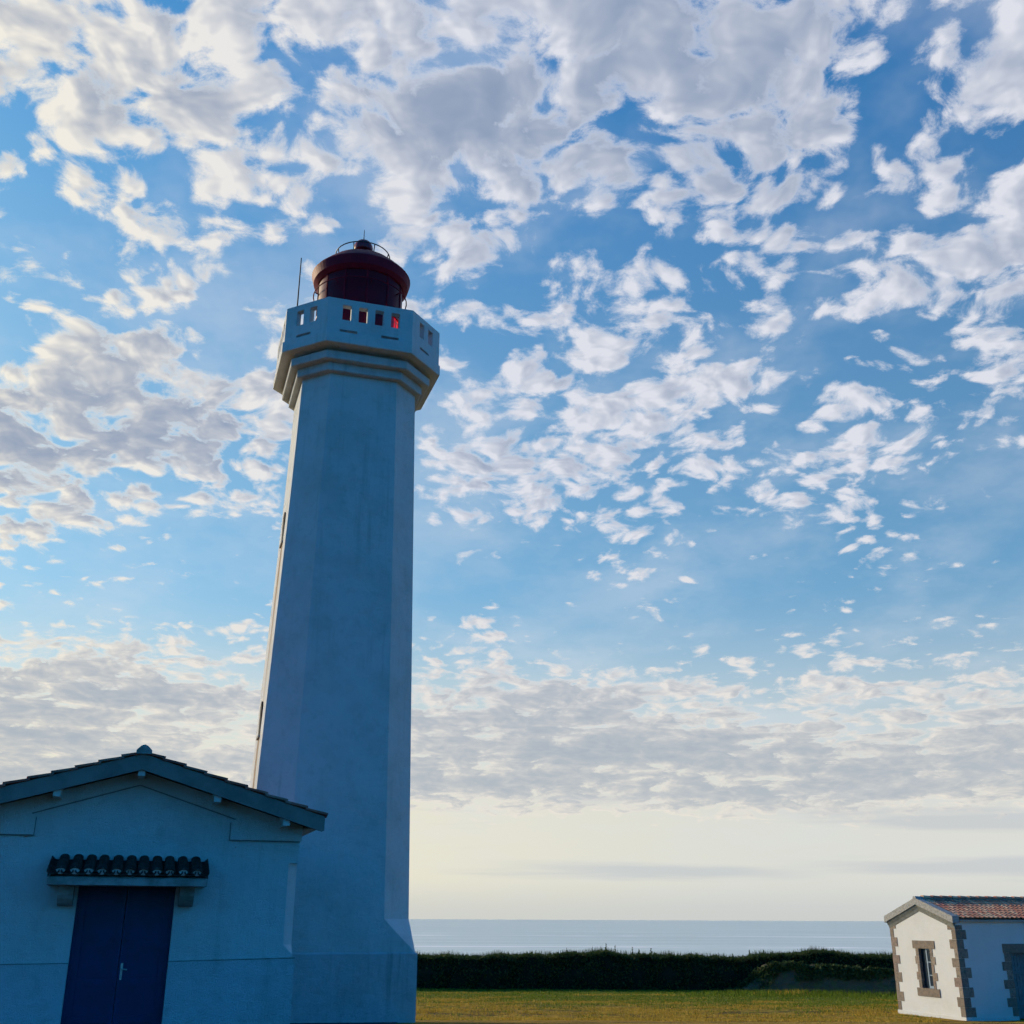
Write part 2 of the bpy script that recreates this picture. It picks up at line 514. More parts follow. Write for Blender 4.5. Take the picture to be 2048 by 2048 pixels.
def loft(bm, rings, cap=True):
    R = [[bm.verts.new(p) for p in r] for r in rings]
    n = len(R[0])
    for a, b in zip(R, R[1:]):
        for i in range(n):
            bm.faces.new((a[i], a[(i + 1) % n], b[(i + 1) % n], b[i]))
    if cap:
        bm.faces.new(R[0]); bm.faces.new(R[-1])
    return R


def octo(a, w, z):
    return [(-w, -a, z), (w, -a, z), (a, -w, z), (a, w, z), (w, a, z), (-w, a, z), (-a, w, z), (-a, -w, z)]


def lathe(bm, prof, seg=64, closed=False):
    rings = []
    for r, z in prof:
        rings.append([(max(r, 1e-4) * math.cos(2 * math.pi * i / seg), max(r, 1e-4) * math.sin(2 * math.pi * i / seg), z) for i in range(seg)])
    R = [[bm.verts.new(p) for p in r] for r in rings]
    pairs = list(zip(R, R[1:]))
    if closed: pairs.append((R[-1], R[0]))
    for a, b in pairs:
        for i in range(seg):
            bm.faces.new((a[i], a[(i + 1) % seg], b[(i + 1) % seg], b[i]))
    if not closed:
        bm.faces.new(R[0]); bm.faces.new(R[-1])


def tube(bm, pts, r, seg=8, r1=None, close=False):
    pts = [Vector(p) for p in pts]
    n = len(pts)
    rings = []
    for i, p in enumerate(pts):
        if close: d = pts[(i + 1) % n] - pts[i - 1]
        else: d = pts[min(i + 1, n - 1)] - pts[max(i - 1, 0)]
        d.normalize()
        up = Vector((0, 0, 1)) if abs(d.z) < 0.95 else Vector((1, 0, 0))
        s = d.cross(up).normalized(); u = s.cross(d)
        rr = r if r1 is None else r + (r1 - r) * i / (n - 1)
        rings.append([bm.verts.new(p + (s * math.cos(2 * math.pi * k / seg) + u * math.sin(2 * math.pi * k / seg)) * rr) for k in range(seg)])
    pr = list(zip(rings, rings[1:]))
    if close: pr.append((rings[-1], rings[0]))
    for a, b in pr:
        for k in range(seg):
            bm.faces.new((a[k], a[(k + 1) % seg], b[(k + 1) % seg], b[k]))
    if not close:
        bm.faces.new(rings[0]); bm.faces.new(rings[-1])


def holed_panel(bm, p0, p1, z0, z1, th, holes, inset):
    """Wall panel from p0 to p1 (outer face, x-y), th thick inwards, with through holes [(s0,s1,z0,z1)]; inset shortens the inner face at both ends (mitre)."""
    p0, p1 = Vector((*p0, 0)), Vector((*p1, 0))
    L = (p1 - p0).length
    d = (p1 - p0) / L
    nin = Vector((-d.y, d.x, 0))
    xs = sorted({0.0, L, *[h[0] for h in holes], *[h[1] for h in holes]})
    zs = sorted({z0, z1, *[h[2] for h in holes], *[h[3] for h in holes]})

    def P(s, z, inner):
        if inner: s = min(max(s, inset), L - inset)
        q = p0 + d * s + nin * (th if inner else 0)
        return (q.x, q.y, z)
    vo = {(i, j, k): bm.verts.new(P(s, z, k)) for i, s in enumerate(xs) for j, z in enumerate(zs) for k in (0, 1)}

    def hole(i, j):
        if not (0 <= i < len(xs) - 1 and 0 <= j < len(zs) - 1): return None
        sm, zm = (xs[i] + xs[i + 1]) / 2, (zs[j] + zs[j + 1]) / 2
        return any(h[0] < sm < h[1] and h[2] < zm < h[3] for h in holes)
    for i in range(len(xs) - 1):
        for j in range(len(zs) - 1):
            if hole(i, j): continue
            for k in (0, 1):
                bm.faces.new((vo[i, j, k], vo[i + 1, j, k], vo[i + 1, j + 1, k], vo[i, j + 1, k]))
            if hole(i - 1, j): bm.faces.new((vo[i, j, 0], vo[i, j + 1, 0], vo[i, j + 1, 1], vo[i, j, 1]))
            if hole(i + 1, j): bm.faces.new((vo[i + 1, j, 0], vo[i + 1, j + 1, 0], vo[i + 1, j + 1, 1], vo[i + 1, j, 1]))
            if hole(i, j - 1) or j == 0: bm.faces.new((vo[i, j, 0], vo[i + 1, j, 0], vo[i + 1, j, 1], vo[i, j, 1]))
            if hole(i, j + 1) or j == len(zs) - 2: bm.faces.new((vo[i, j + 1, 0], vo[i + 1, j + 1, 0], vo[i + 1, j + 1, 1], vo[i, j + 1, 1]))


def tile_slope(bm, P, n_course, length, period, amp, lift=0.035, th=0.018, rnd=None, per=6):
    """Courses of wavy tiles. P(s, l, h): s = 0..1 from eave to ridge, l along the eave, h above the slope."""
    nl = int(length / period * per)
    rnd = rnd or random.Random(3)
    for c in range(n_course):
        s0, s1 = c / n_course, min((c + 1.12) / n_course, 1.0)
        top, bot = [], []
        for k in range(nl + 1):
            l = length * k / nl
            w = amp * math.cos(2 * math.pi * k / per)
            j = (rnd.random() - 0.5) * 0.004
            e0 = P(s0 - 0.006 * rnd.random(), l, lift + w + j); e1 = P(s1, l, w * 0.8 + j * 0.5)
            b0 = P(s0, l, lift + w - th); b1 = P(s1, l, w * 0.8 - th)
            top.append((bm.verts.new(e0), bm.verts.new(e1))); bot.append((bm.verts.new(b0), bm.verts.new(b1)))
        for k in range(nl):
            bm.faces.new((top[k][0], top[k + 1][0], top[k + 1][1], top[k][1]))
            bm.faces.new((bot[k][0], bot[k + 1][0], bot[k + 1][1], bot[k][1]))
            bm.faces.new((top[k][0], top[k + 1][0], bot[k + 1][0], bot[k][0]))
        for k in (0, nl):
            bm.faces.new((top[k][0], top[k][1], bot[k][1], bot[k][0]))


def smooth01(t):
    t = min(max(t, 0.0), 1.0)
    return t * t * (3 - 2 * t)


# ------------------------------------------------------------------ ground, sea, path
def ground_z(x, y):
    if y < 21.5: z = 0.0
    elif y < 41: z = -1.46 * ((y - 21.5) / 19.5) ** 1.0
    else: z = -1.46 - 0.14 * smooth01((y - 41) / 18)
    z -= 12.6 * smooth01((y - 70) / 22) * (1 if y > 70 else 0)
    amp = 0.03 if y > 30 else 0.008
    z += amp * mnoise.noise((x * 0.35, y * 0.35, 0.0))
    return z


def axis(a, b, n, fine0, fine1, nf):
    s = [a + (fine0 - a) * (1 - (1 - i / n) ** 1.0) for i in range(n)]
    s += [fine0 + (fine1 - fine0) * i / nf for i in range(nf)]
    s += [fine1 + (b - fine1) * i / n for i in range(n + 1)]
    return s


def ground_mat():
    m, t = material('dry_lawn')
    x, y, z = t.sep(t.obj)
    n1 = t.noise(t.v('MULTIPLY', t.obj, (0.22, 0.55, 1.0)), 1.0, 6.0, 0.62)
    n2 = t.noise(t.obj, 2.2, 5.0, 0.65)
    n3 = t.noise(t.obj, 18.0, 4.0, 0.65)
    green = t.step(t.add(t.add(t.mul(t.sub(y, 49.0), 0.055), t.mul(t.sub(x, 6.0), 0.016)), t.mul(t.sub(n1, 0.5), 2.2)), -0.35, 0.45)
    dry = t.mix(t.step(n2, 0.35, 0.66), (0.42, 0.255, 0.030), (0.20, 0.125, 0.018))
    grn = t.mix(t.step(n2, 0.35, 0.66), (0.17, 0.19, 0.018), (0.10, 0.13, 0.012))
    c = t.mix(green, dry, grn)
    soil = t.step(t.add(n1, t.mul(t.sub(n2, 0.5), 0.6)), 0.49, 0.60)
    soil = t.mul(soil, t.step(y, 54.0, 43.0, 0.25, 1.0))
    c = t.mix(t.mul(soil, 0.75), c, (0.055, 0.035, 0.018))
    c = t.mix(t.mul(t.step(n3, 0.5, 0.72), 0.35), c, (0.09, 0.065, 0.015))
    c = t.mix(t.step(y, 19.0, 15.0), c, t.mix(n2, (0.018, 0.036, 0.012), (0.030, 0.050, 0.018)))  # unseen near lawn coloured dark to cut warm bounce onto the walls
    t.put(t.bsdf.inputs['Base Color'], c)
    t.put(t.bsdf.inputs['Roughness'], 0.95)
    t.put(t.bsdf.inputs['Specular IOR Level'], 0.1)
    bump(t, t.add(n3, t.mul(n2, 2.0)), 0.05)
    return m


bm = BM()
gx = axis(-420.0, 420.0, 14, -16.0, 26.0, 60)
gy = [-300, -200, -120, -70, -40, -20, -8, 0, 6, 10, 14] + [16 + i * 0.75 for i in range(62)] + [63, 66, 70, 74, 78, 82, 86, 90, 94]
gv = [[bm.verts.new((x, y, ground_z(x, y))) for x in gx] for y in gy]
for j in range(len(gy) - 1):
    for i in range(len(gx) - 1):
        bm.faces.new((gv[j][i], gv[j][i + 1], gv[j + 1][i + 1], gv[j + 1][i]))
finish(bm, 'ground', ground_mat(), kind='structure', smooth=True)


def sea_mat():
    m, t = material('sea_water')
    x, y, z = t.sep(t.obj)
    sw = t.noise(t.v('MULTIPLY', t.obj, (0.004, 0.02, 1.0)), 1.0, 6.0, 0.6)
    f1 = t.noise(t.v('MULTIPLY', t.obj, (0.010, 0.012, 1.0)), 1.0, 6.0, 0.65)
    br = t.noise(t.v('MULTIPLY', t.obj, (0.0022, 0.0, 1.0)), 1.0, 3.0, 0.5)
    yy = t.add(y, t.mul(t.sub(br, 0.5), 120.0))
    band = lambda c, w: t.mul(t.step(yy, c - w, c), t.step(yy, c + w, c))
    foam = t.m('MAXIMUM', t.mul(band(1050.0, 60.0), t.step(f1, 0.40, 0.56)), t.mul(band(630.0, 34.0), t.step(f1, 0.36, 0.54)))
    foam = t.m('MAXIMUM', foam, t.mul(t.mul(t.step(f1, 0.62, 0.70), 0.5), t.step(y, 1500.0, 500.0)))
    c = t.mix(t.step(sw, 0.35, 0.7), (0.47, 0.56, 0.53), (0.60, 0.69, 0.64))
    c = t.mix(t.mul(foam, 0.9), c, (0.92, 0.92, 0.90))
    t.put(t.bsdf.inputs['Base Color'], c)
    t.put(t.bsdf.inputs['Roughness'], t.fmix(foam, 0.34, 0.8))
    t.put(t.bsdf.inputs['Specular IOR Level'], 0.5)
    bump(t, t.add(t.noise(t.v('MULTIPLY', t.obj, (0.35, 0.6, 1.0)), 1.0, 5.0, 0.6), sw), 0.35, 0.8)
    return m


bm = BM()
SEA_Z = -12.0
xs = [-45000, -6000, -1500, -400, 0, 400, 1500, 6000, 45000]
ys = [-45000, -6000, -1500, 60, 300, 800, 1600, 4000, 12000, 45000]
sv = [[bm.verts.new((x, y, SEA_Z)) for x in xs] for y in ys]
for j in range(len(ys) - 1):
    for i in range(len(xs) - 1):
        bm.faces.new((sv[j][i], sv[j][i + 1], sv[j + 1][i + 1], sv[j + 1][i]))
finish(bm, 'sea', sea_mat(), kind='structure')

# gravel path along the foot of the buildings
M_GRAVEL = simple('dark_asphalt_path', (0.055, 0.056, 0.058), (0.04, 0.041, 0.043), 26.0, 0.95, 0.02, 60)
bm = BM()
prev = None
for i in range(36):
    y = -6 + i * 0.85
    row = []
    for k in range(7):
        x = -6.5 + (k / 6.0) * (5.2 - 0.02 * i) + 0.10 * math.sin(i * 1.3) * (k == 6) + (0.15 * (y - 10) if y < 10 else 0.0)
        row.append(bm.verts.new((x, y, ground_z(x, y) + 0.012)))
    if prev:
        for k in range(6): bm.faces.new((prev[k], prev[k + 1], row[k + 1], row[k]))
    prev = row
finish(bm, 'path', M_GRAVEL, kind='structure', smooth=True)

# ------------------------------------------------------------------ lighthouse
LH = thing('lighthouse', 'tall white octagonal lighthouse with dark red lantern on its corbelled gallery', 'lighthouse', (-3.7158, 23.0516, 0.0), 0.3045)
bm = BM(); loft(bm, [[(x * 1.583, y * 1.583, z) for x, y in ((-1, -1), (1, -1), (1, 1), (-1, 1))] for z in (-0.5, 1.135)] +
                [[(x * 1.556, y * 1.556, 1.162) for x, y in ((-1, -1), (1, -1), (1, 1), (-1, 1))]])
finish(bm, 'plinth', M_PLINTH, LH)
bm = BM()
zs0, a0, w0 = 1.745, 1.534, 0.932
zs1, a1, w1 = 13.10, 1.292, 0.744
rings = [octo(1.548, 1.535, 1.158), octo(1.547, 1.50, 1.20), octo(a0, w0, zs0)]
for i in range(1, 9):
    f = i / 8.0
    rings.append(octo(a0 + (a1 - a0) * f, w0 + (w1 - w0) * f, zs0 + (zs1 - zs0) * f))
rings = [[(x * (1 + 0.055 * smooth01((12.0 - z) / 9.0)) if x < -w0 - 0.01 else x, y, z) for x, y, z in rg_] for rg_ in rings]
loft(bm, rings)


def shaft_mat():
    m = masonry_paint('lighthouse_white_paint', streak_amt=0.34)
    t = NT(m.node_tree)
    b = [n for n in t.nodes if n.type == 'BSDF_PRINCIPLED'][0]
    obj = [n for n in t.nodes if n.type == 'TEX_COORD'][0].outputs['Object']
    x, y, z = t.sep(obj)
    old = b.inputs['Base Color'].links[0].from_socket
    # rusty run-off below the two slit windows of the seaward side
    line = t.step(t.m('ABSOLUTE', t.add(y, t.mul(t.sub(t.noise(t.v('MULTIPLY', obj, (1, 1, 0.6)), 1.5, 3.0), 0.5), 0.25))), 0.34, 0.08)
    left = t.step(x, -1.15, -1.25)
    run = t.m('MAXIMUM', t.mul(t.step(z, 9.5, 9.45), t.step(z, 5.0, 9.4, 0.15, 1.0)), t.mul(t.step(z, 5.3, 5.25), 0.9))
    mask = t.mul(t.mul(line, left), run)
    t.put(b.inputs['Base Color'], t.mix(t.mul(mask, 0.9), old, (0.27, 0.15, 0.065)))
    return m


finish(bm, 'shaft', shaft_mat(), LH)
# corbelled rings under the gallery
for a, w, z0, z1 in ((1.425, 0.815, 13.098, 13.305), (1.585, 0.90, 13.308, 13.495)):
    bm = BM(); loft(bm, [octo(a - 0.02, w - 0.012, z0), octo(a, w, z0 + 0.015), octo(a, w, z1)])
    finish(bm, 'corbel_ring', M_CORNICE, LH)
bm = BM(); loft(bm, [octo(1.46, 0.83, 13.498), octo(1.46, 0.83, 13.597)]); finish(bm, 'soffit_band', M_CORNICE, LH)
bm = BM(); loft(bm, [octo(1.805, 0.950, 13.60), octo(1.8135, 0.9546, 13.612), octo(1.8135, 0.9546, 13.85)])
finish(bm, 'gallery_floor', M_WALL, LH)
PZ0, PZ1, PA, PW, PT = 13.853, 14.715, 1.78, 0.9607, 0.15
bm = BM()
oc = [(p[0], p[1]) for p in octo(PA, PW, 0)]
for i in range(8):
    p, q = oc[i], oc[(i + 1) % 8]
    L = math.hypot(q[0] - p[0], q[1] - p[1])
    if i % 2 == 0:
        cs, ss = (-0.533, -0.170, 0.197, 0.563), (-0.474, 0.457)
    else:
        cs, ss = (-0.185, 0.185), (-0.06,)
    holes = [(L / 2 + c - 0.098, L / 2 + c + 0.098, 14.19, 14.565) for c in cs]
    holes += [(L / 2 + c - 0.195, L / 2 + c + 0.195, 13.885, 13.948) for c in ss]
    holed_panel(bm, p, q, PZ0, PZ1, PT, holes, PT * math.tan(math.radians(22.5)))
finish(bm, 'parapet', M_WALL, LH, recalc=True)
# slit windows on the lit side
for zc_, ax in ((9.797, -1.386), (5.596, -1.530)):
    bm = BM()
    arch = [(-0.17, zc_ - 0.34), (0.17, zc_ - 0.34), (0.17, zc_ + 0.2)] + [(0.17 * math.cos(k * math.pi / 8), zc_ + 0.2 + 0.17 * math.sin(k * math.pi / 8)) for k in range(1, 8)] + [(-0.17, zc_ + 0.2)]
    prism_x(bm, arch, ax - 0.006, ax + 0.1)
    win = finish(bm, 'window', M_DARK, LH)
    bm = BM()
    box(bm, ax - 0.035, ax - 0.002, -0.22, 0.22, zc_ - 0.40, zc_ - 0.345)
    finish(bm, 'sill', M_CONCRETE, win)
# lantern
bm = BM(); lathe(bm, [(1.03, 13.853), (1.03, 14.42), (1.05, 14.43), (1.05, 14.50), (0.99, 14.505)])
lant = finish(bm, 'lantern', M_RED, LH, smooth=False)
NP = 12
for tier, (z0, z1, mm) in enumerate(((14.506, 15.10, M_REDGLASS), (15.14, 16.08, M_WINGLASS))):
    for k in range(NP):
        bm = BM()
        a_, b_ = 2 * math.pi * (k + 0.05) / NP, 2 * math.pi * (k + 0.95) / NP
        n = 5
        r_ = 1.01
        lo = [bm.verts.new((r_ * math.cos(a_ + (b_ - a_) * i / n), r_ * math.sin(a_ + (b_ - a_) * i / n), z0)) for i in range(n + 1)]
        hi = [bm.verts.new((v.co.x, v.co.y, z1)) for v in lo]
        for i in range(n): bm.faces.new((lo[i], lo[i + 1], hi[i + 1], hi[i]))
        mid = (a_ + b_) / 2
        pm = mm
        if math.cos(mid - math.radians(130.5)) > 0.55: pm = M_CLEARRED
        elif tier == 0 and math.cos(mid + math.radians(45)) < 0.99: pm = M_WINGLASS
        finish(bm, 'pane', pm, lant, smooth=True)
for k in range(NP):
    bm = BM()
    a_ = 2 * math.pi * k / NP
    c, s = math.cos(a_), math.sin(a_)
    ring = lambda z: [(c * r - s * w, s * r + c * w, z) for r, w in ((0.985, -0.022), (1.03, -0.022), (1.03, 0.022), (0.985, 0.022))]
    loft(bm, [ring(14.505), ring(16.09)])
    finish(bm, 'mullion', M_REDDARK, lant)
bm = BM(); lathe(bm, [(0.99, 15.10), (1.035, 15.10), (1.035, 15.14), (0.99, 15.14)], closed=True); finish(bm, 'glazing_bar', M_RED, lant)
bm = BM(); lathe(bm, [(0.10, 14.51), (0.10, 16.05)], 24); finish(bm, 'lens', M_DARK, lant)
bm = BM()
lathe(bm, [(0.98, 16.085), (1.045, 16.085), (1.085, 16.12), (1.125, 16.155), (1.14, 16.17), (1.19, 16.35), (1.195, 16.38), (1.165, 16.42), (1.0, 16.585), (0.80, 16.765), (0.55, 16.93), (0.33, 17.035), (0.22, 17.075), (0.21, 17.13), (0.1, 17.13)], 72)
finish(bm, 'lantern_roof', M_ROOFRED, lant, smooth=False)
bm = BM()
prof = [(0.05, 17.09), (0.215, 17.095), (0.215, 17.20)] + [(0.238 * math.cos(t), 17.30 + 0.238 * math.sin(t)) for t in [math.radians(-25 + 115 * i / 12) for i in range(13)]]
lathe(bm, prof, 40); finish(bm, 'vent_ball', M_RED, lant, smooth=True)
bm = BM(); tube(bm, [(0, 0, 17.52), (0, 0, 17.86)], 0.014, 8, 0.006); finish(bm, 'lightning_rod', M_BLACKMETAL, lant)
bm = BM()
N_ = 40
tube(bm, [(0.66 * math.cos(2 * math.pi * i / N_), 0.66 * math.sin(2 * math.pi * i / N_), 17.07) for i in range(N_)], 0.014, 6, close=True)
for k in range(8):
    a_ = 2 * math.pi * (k + 0.35) / 8
    tube(bm, [(0.66 * math.cos(a_), 0.66 * math.sin(a_), 17.07), (0.62 * math.cos(a_), 0.62 * math.sin(a_), 16.86)], 0.014, 6)
finish(bm, 'roof_handrail', M_BLACKMETAL, lant, smooth=True)
bm = BM()
tube(bm, [(1.12 * math.cos(2 * math.pi * i / N_), 1.12 * math.sin(2 * math.pi * i / N_), 15.80) for i in range(N_)], 0.014, 6, close=True)
for k in range(8):
    a_ = 2 * math.pi * (k + 0.1) / 8
    tube(bm, [(0.97 * math.cos(a_), 0.97 * math.sin(a_), 15.74), (1.12 * math.cos(a_), 1.12 * math.sin(a_), 15.80)], 0.014, 6)
finish(bm, 'window_rail', M_REDDARK, lant, smooth=True)
bm = BM(); tube(bm, [(-1.57, -1.06, 14.50), (-1.57, -1.06, 16.05)], 0.018, 8, 0.012)
box(bm, -1.60, -1.54, -1.09, -1.03, 14.40, 14.72)
finish(bm, 'antenna', M_BLACKMETAL, LH)

# ------------------------------------------------------------------ keeper's house in front
HS = thing('house', 'white gabled house with blue double door beneath a little tiled canopy', 'house', (-4.992, 15.062, 0.0), 0.319)
HW, DW, DT = 2.185, 0.605, 2.20
CUT = 0.13


def side_rings(x_in, sgn):
    """Pier footprint (front layer) with a chamfered outer corner between the stops."""
    out = []
    for z, c in ((-0.5, 0.003), (1.30, 0.003), (1.42, CUT), (2.455, CUT), (2.46, 0.003), (2.60, 0.003)):
        r = [(x_in, 0.0, z), (sgn * (HW - c), 0.0, z), (sgn * HW, c, z), (sgn * HW, 0.25, z), (x_in, 0.25, z)]
        out.append(r)
    return out


SL = 0.299
def rake(x, top): return top - SL * abs(x)


bm = BM()
loft(bm, side_rings(DW, 1)); loft(bm, side_rings(-DW, -1))
box(bm, -DW, DW, 0.0, 0.25, DT, 2.60)
prism_y(bm, [(-HW, 2.60), (HW, 2.60), (HW, rake(HW, 3.60)), (0, 3.60), (-HW, rake(HW, 3.60))], 0.0, 0.25)
prism_y(bm, [(-HW, -0.5), (HW, -0.5), (HW, rake(HW, 3.60)), (0, 3.60), (-HW, rake(HW, 3.60))], 0.251, 9.5)
finish(bm, 'wall', M_WALL, HS)
bm = BM()
P_ = 0.032
for pts in ([(DW, -0.5), (HW + P_, -0.5), (HW + P_, 1.245), (DW, 1.215)], [(-DW, -0.5), (-HW - P_, -0.5), (-HW - P_, 1.185), (-DW, 1.20)]):
    prism_y(bm, pts, -P_, 0.0)
prism_y(bm, [(HW + 0.0015, -0.5), (HW + P_, -0.5), (HW + P_, 1.245), (HW + 0.0015, 1.245)], 0.0, 9.5)
finish(bm, 'plinth', M_PLINTH, HS, bev=0.008)
bm = BM()
q = 0.045
for s in (1, -1):
    prism_y(bm, [(s * 0.0, 3.427), (s * 1.30, 3.017), (s * 1.238, 2.98), (s * 1.238, 2.747), (s * (HW + 0.02), 2.747), (s * (HW + 0.02), rake(HW, 3.60)), (s * 0.0, 3.60)], -q, -0.001)
band = finish(bm, 'gable_band', M_WALL, HS)
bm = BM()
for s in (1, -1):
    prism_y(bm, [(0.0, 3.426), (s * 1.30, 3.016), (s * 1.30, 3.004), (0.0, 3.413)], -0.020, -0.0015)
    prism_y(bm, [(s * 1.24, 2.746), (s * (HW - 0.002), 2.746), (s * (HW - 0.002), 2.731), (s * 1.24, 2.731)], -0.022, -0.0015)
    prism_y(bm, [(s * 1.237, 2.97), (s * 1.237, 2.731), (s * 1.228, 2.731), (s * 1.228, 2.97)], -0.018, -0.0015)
finish(bm, 'dark_line', M_EDGE_LINE, band)  # narrow dark strips following the lower edge of the band
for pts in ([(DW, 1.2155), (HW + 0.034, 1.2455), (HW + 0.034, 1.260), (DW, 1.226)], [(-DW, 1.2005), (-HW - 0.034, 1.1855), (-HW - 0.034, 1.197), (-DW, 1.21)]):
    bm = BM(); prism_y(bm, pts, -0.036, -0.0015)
    finish(bm, 'plinth_edge', M_EDGE_LINE, HS)
# roof: soffit boards, barge boards, purlin ends, tiles, ridge
RTOP, EX, OY = 3.775, 2.435, -0.496
bm = BM()
for s in (1, -1):
    prism_y(bm, [(0, rake(0, RTOP - 0.05)), (s * EX, rake(EX, RTOP - 0.05)), (s * EX, rake(EX, RTOP - 0.11)), (0, rake(0, RTOP - 0.11))], OY + 0.041, 9.6)
roof = finish(bm, 'roof', M_SOFFIT, HS)
for s in (1, -1):
    bm = BM()
    prism_y(bm, [(0, RTOP), (s * EX, rake(EX, RTOP)), (s * EX, rake(EX, RTOP - 0.185)), (s * (EX - 0.03), rake(EX - 0.03, RTOP - 0.205)), (0, RTOP - 0.205)], OY, OY + 0.04)
    finish(bm, 'barge_board', M_BARGE, roof)
    bm = BM()
    tile_slope(bm, lambda t, l, h, s=s: (s * (EX + 0.03 - (EX + 0.03) * t), OY - 0.03 + l, rake((EX + 0.03) * (1 - t), RTOP + 0.015) + h), 9, 10.0, 0.25, 0.016, lift=0.027, th=0.028)
    finish(bm, 'roof_tiles', M_TILE, roof)
    bm = BM()
    box(bm, s * (HW + 0.01), s * (EX - 0.02), 0.02, 9.5, rake(EX, RTOP) - 0.115 - 0.02, rake(EX, RTOP) - 0.115)
    finish(bm, 'eave_board', M_SOFFIT, roof)
for xp in (0.0, 1.0, -1.0, 1.93, -1.93):
    bm = BM()
    zt = rake(abs(xp) + 0.05, RTOP - 0.115)
    box(bm, xp - 0.045, xp + 0.045, OY + 0.042, 0.0, zt - 0.15, zt)
    finish(bm, 'purlin_end', M_PURLIN, roof, bev=0.006)
bm = BM()
capP = [(-0.115, 3.775), (-0.115, 3.83), (-0.05, 3.895), (0.0, 3.915), (0.05, 3.895), (0.115, 3.83), (0.115, 3.775)]
for i in range(24):
    y0 = OY - 0.05 + i * 0.42
    k = 1.0 if i % 2 == 0 else 0.94
    prism_y(bm, [(x * k * 0.86, 3.79 + (z - 3.80) * k * 0.86) for x, z in capP], y0, y0 + 0.415)
finish(bm, 'ridge_cap', M_CONCRETE, roof, bev=0.006)
# door
bm = BM()
for x0, x1 in ((-DW + 0.04, -0.004), (0.004, DW - 0.04)):
    box(bm, x0, x1, 0.15, 0.19, 0.02, DT - 0.04)
    w = x1 - x0
    st = 0.075
    rails = [0.02, 0.09, 0.50, 0.58, 0.93, 1.02, 1.38, 1.45, 1.78, 1.85, DT - 0.12, DT - 0.04]
    box(bm, x0, x0 + st, 0.130, 0.149, 0.02, DT - 0.04); box(bm, x1 - st, x1, 0.130, 0.149, 0.02, DT - 0.04)
    for a, b in zip(rails[::2], rails[1::2]):
        box(bm, x0 + st, x1 - st, 0.132, 0.149, a, b)
door = finish(bm, 'door', M_DOOR, HS, bev=0.004)
bm = BM()
box(bm, -DW + 0.001, -DW + 0.04, 0.12, 0.22, 0.0, DT - 0.001); box(bm, DW - 0.04, DW - 0.001, 0.12, 0.22, 0.0, DT - 0.001)
box(bm, -DW + 0.04, DW - 0.04, 0.12, 0.22, DT - 0.04, DT - 0.001)
finish(bm, 'door_frame', M_DOOR, door, bev=0.003)
bm = BM()
box(bm, 0.026, 0.054, 0.121, 0.1295, 1.0, 1.20)
tube(bm, [(0.04, 0.125, 1.13), (0.04, 0.085, 1.13), (0.06, 0.075, 1.128), (0.11, 0.075, 1.122)], 0.008, 8)
tube(bm, [(0.04, 0.125, 1.03), (0.04, 0.108, 1.03)], 0.013, 10)
finish(bm, 'handle', M_CHROME, door, bev=0.0)
# canopy on two brackets
KX, KY = 0.96, -0.619
bm = BM(); box(bm, -KX, KX, KY, -0.001, 2.127, 2.208)
can = finish(bm, 'canopy', M_CONCRETE, HS, bev=0.008)
bm = BM(); prism_x(bm, [(KY + 0.04, 2.2085), (-0.001, 2.2085), (-0.001, 2.40), (KY + 0.04, 2.225)], -KX + 0.02, KX - 0.02)
finish(bm, 'mortar_bed', M_CONCRETE, can)
TS = (2.42 - 2.235) / 0.60


def canal_tile(xc, r0, r1, up, y0, y1, zoff):
    bm = BM()
    n = 10
    th = 0.014
    rows = []
    for yy, r in ((y0, r0), (y1, r1)):
        zz = 2.235 + (yy - (KY + 0.02)) * TS + zoff
        o_, i_ = [], []
        for k in range(n + 1):
            a_ = math.pi * k / n
            sgn = 1 if up else -1
            o_.append((xc + r * math.cos(a_), yy, zz + sgn * r * 0.68 * math.sin(a_)))
            i_.append((xc + (r - th) * math.cos(a_), yy, zz + sgn * (r - th) * 0.68 * math.sin(a_)))
        rows.append(o_ + i_[::-1])
    loft(bm, rows)
    return bm


NT_ = 11
sp = (2 * KX - 0.12) / NT_
rr_ = random.Random(5)
for k in range(NT_ + 1):
    xc = -KX + 0.06 + sp * k
    finish(canal_tile(xc, 0.075, 0.075, False, KY - 0.035, -0.002, 0.075), 'channel_tile', M_DARKTILE, can, smooth=False)
for k in range(NT_):
    xc = -KX + 0.06 + sp * (k + 0.5) + rr_.uniform(-0.006, 0.006)
    ct = finish(canal_tile(xc, 0.074, 0.060, True, KY - 0.03 + rr_.uniform(-0.012, 0.012), -0.002, 0.062), 'cover_tile', M_DARKTILE, can)
    bm = BM()
    zz = 2.235 + 0.062
    pts = [(xc + 0.056 * math.cos(math.pi * j / 8), zz + 0.045 * math.sin(math.pi * j / 8)) for j in range(9)] + [(xc - 0.022, zz - 0.045), (xc + 0.022, zz - 0.045)]
    prism_y(bm, pts, KY + 0.0, KY + 0.06)
    finish(bm, 'mortar_plug', M_MORTAR, can)
for s in (-1, 1):
    bm = BM()
    prism_x(bm, [(KY - 0.02, 2.215), (-0.002, 2.40), (-0.002, 2.475), (KY - 0.02, 2.285)], s * (KX - 0.018), s * KX)
    finish(bm, 'end_tile', M_DARKTILE, can)
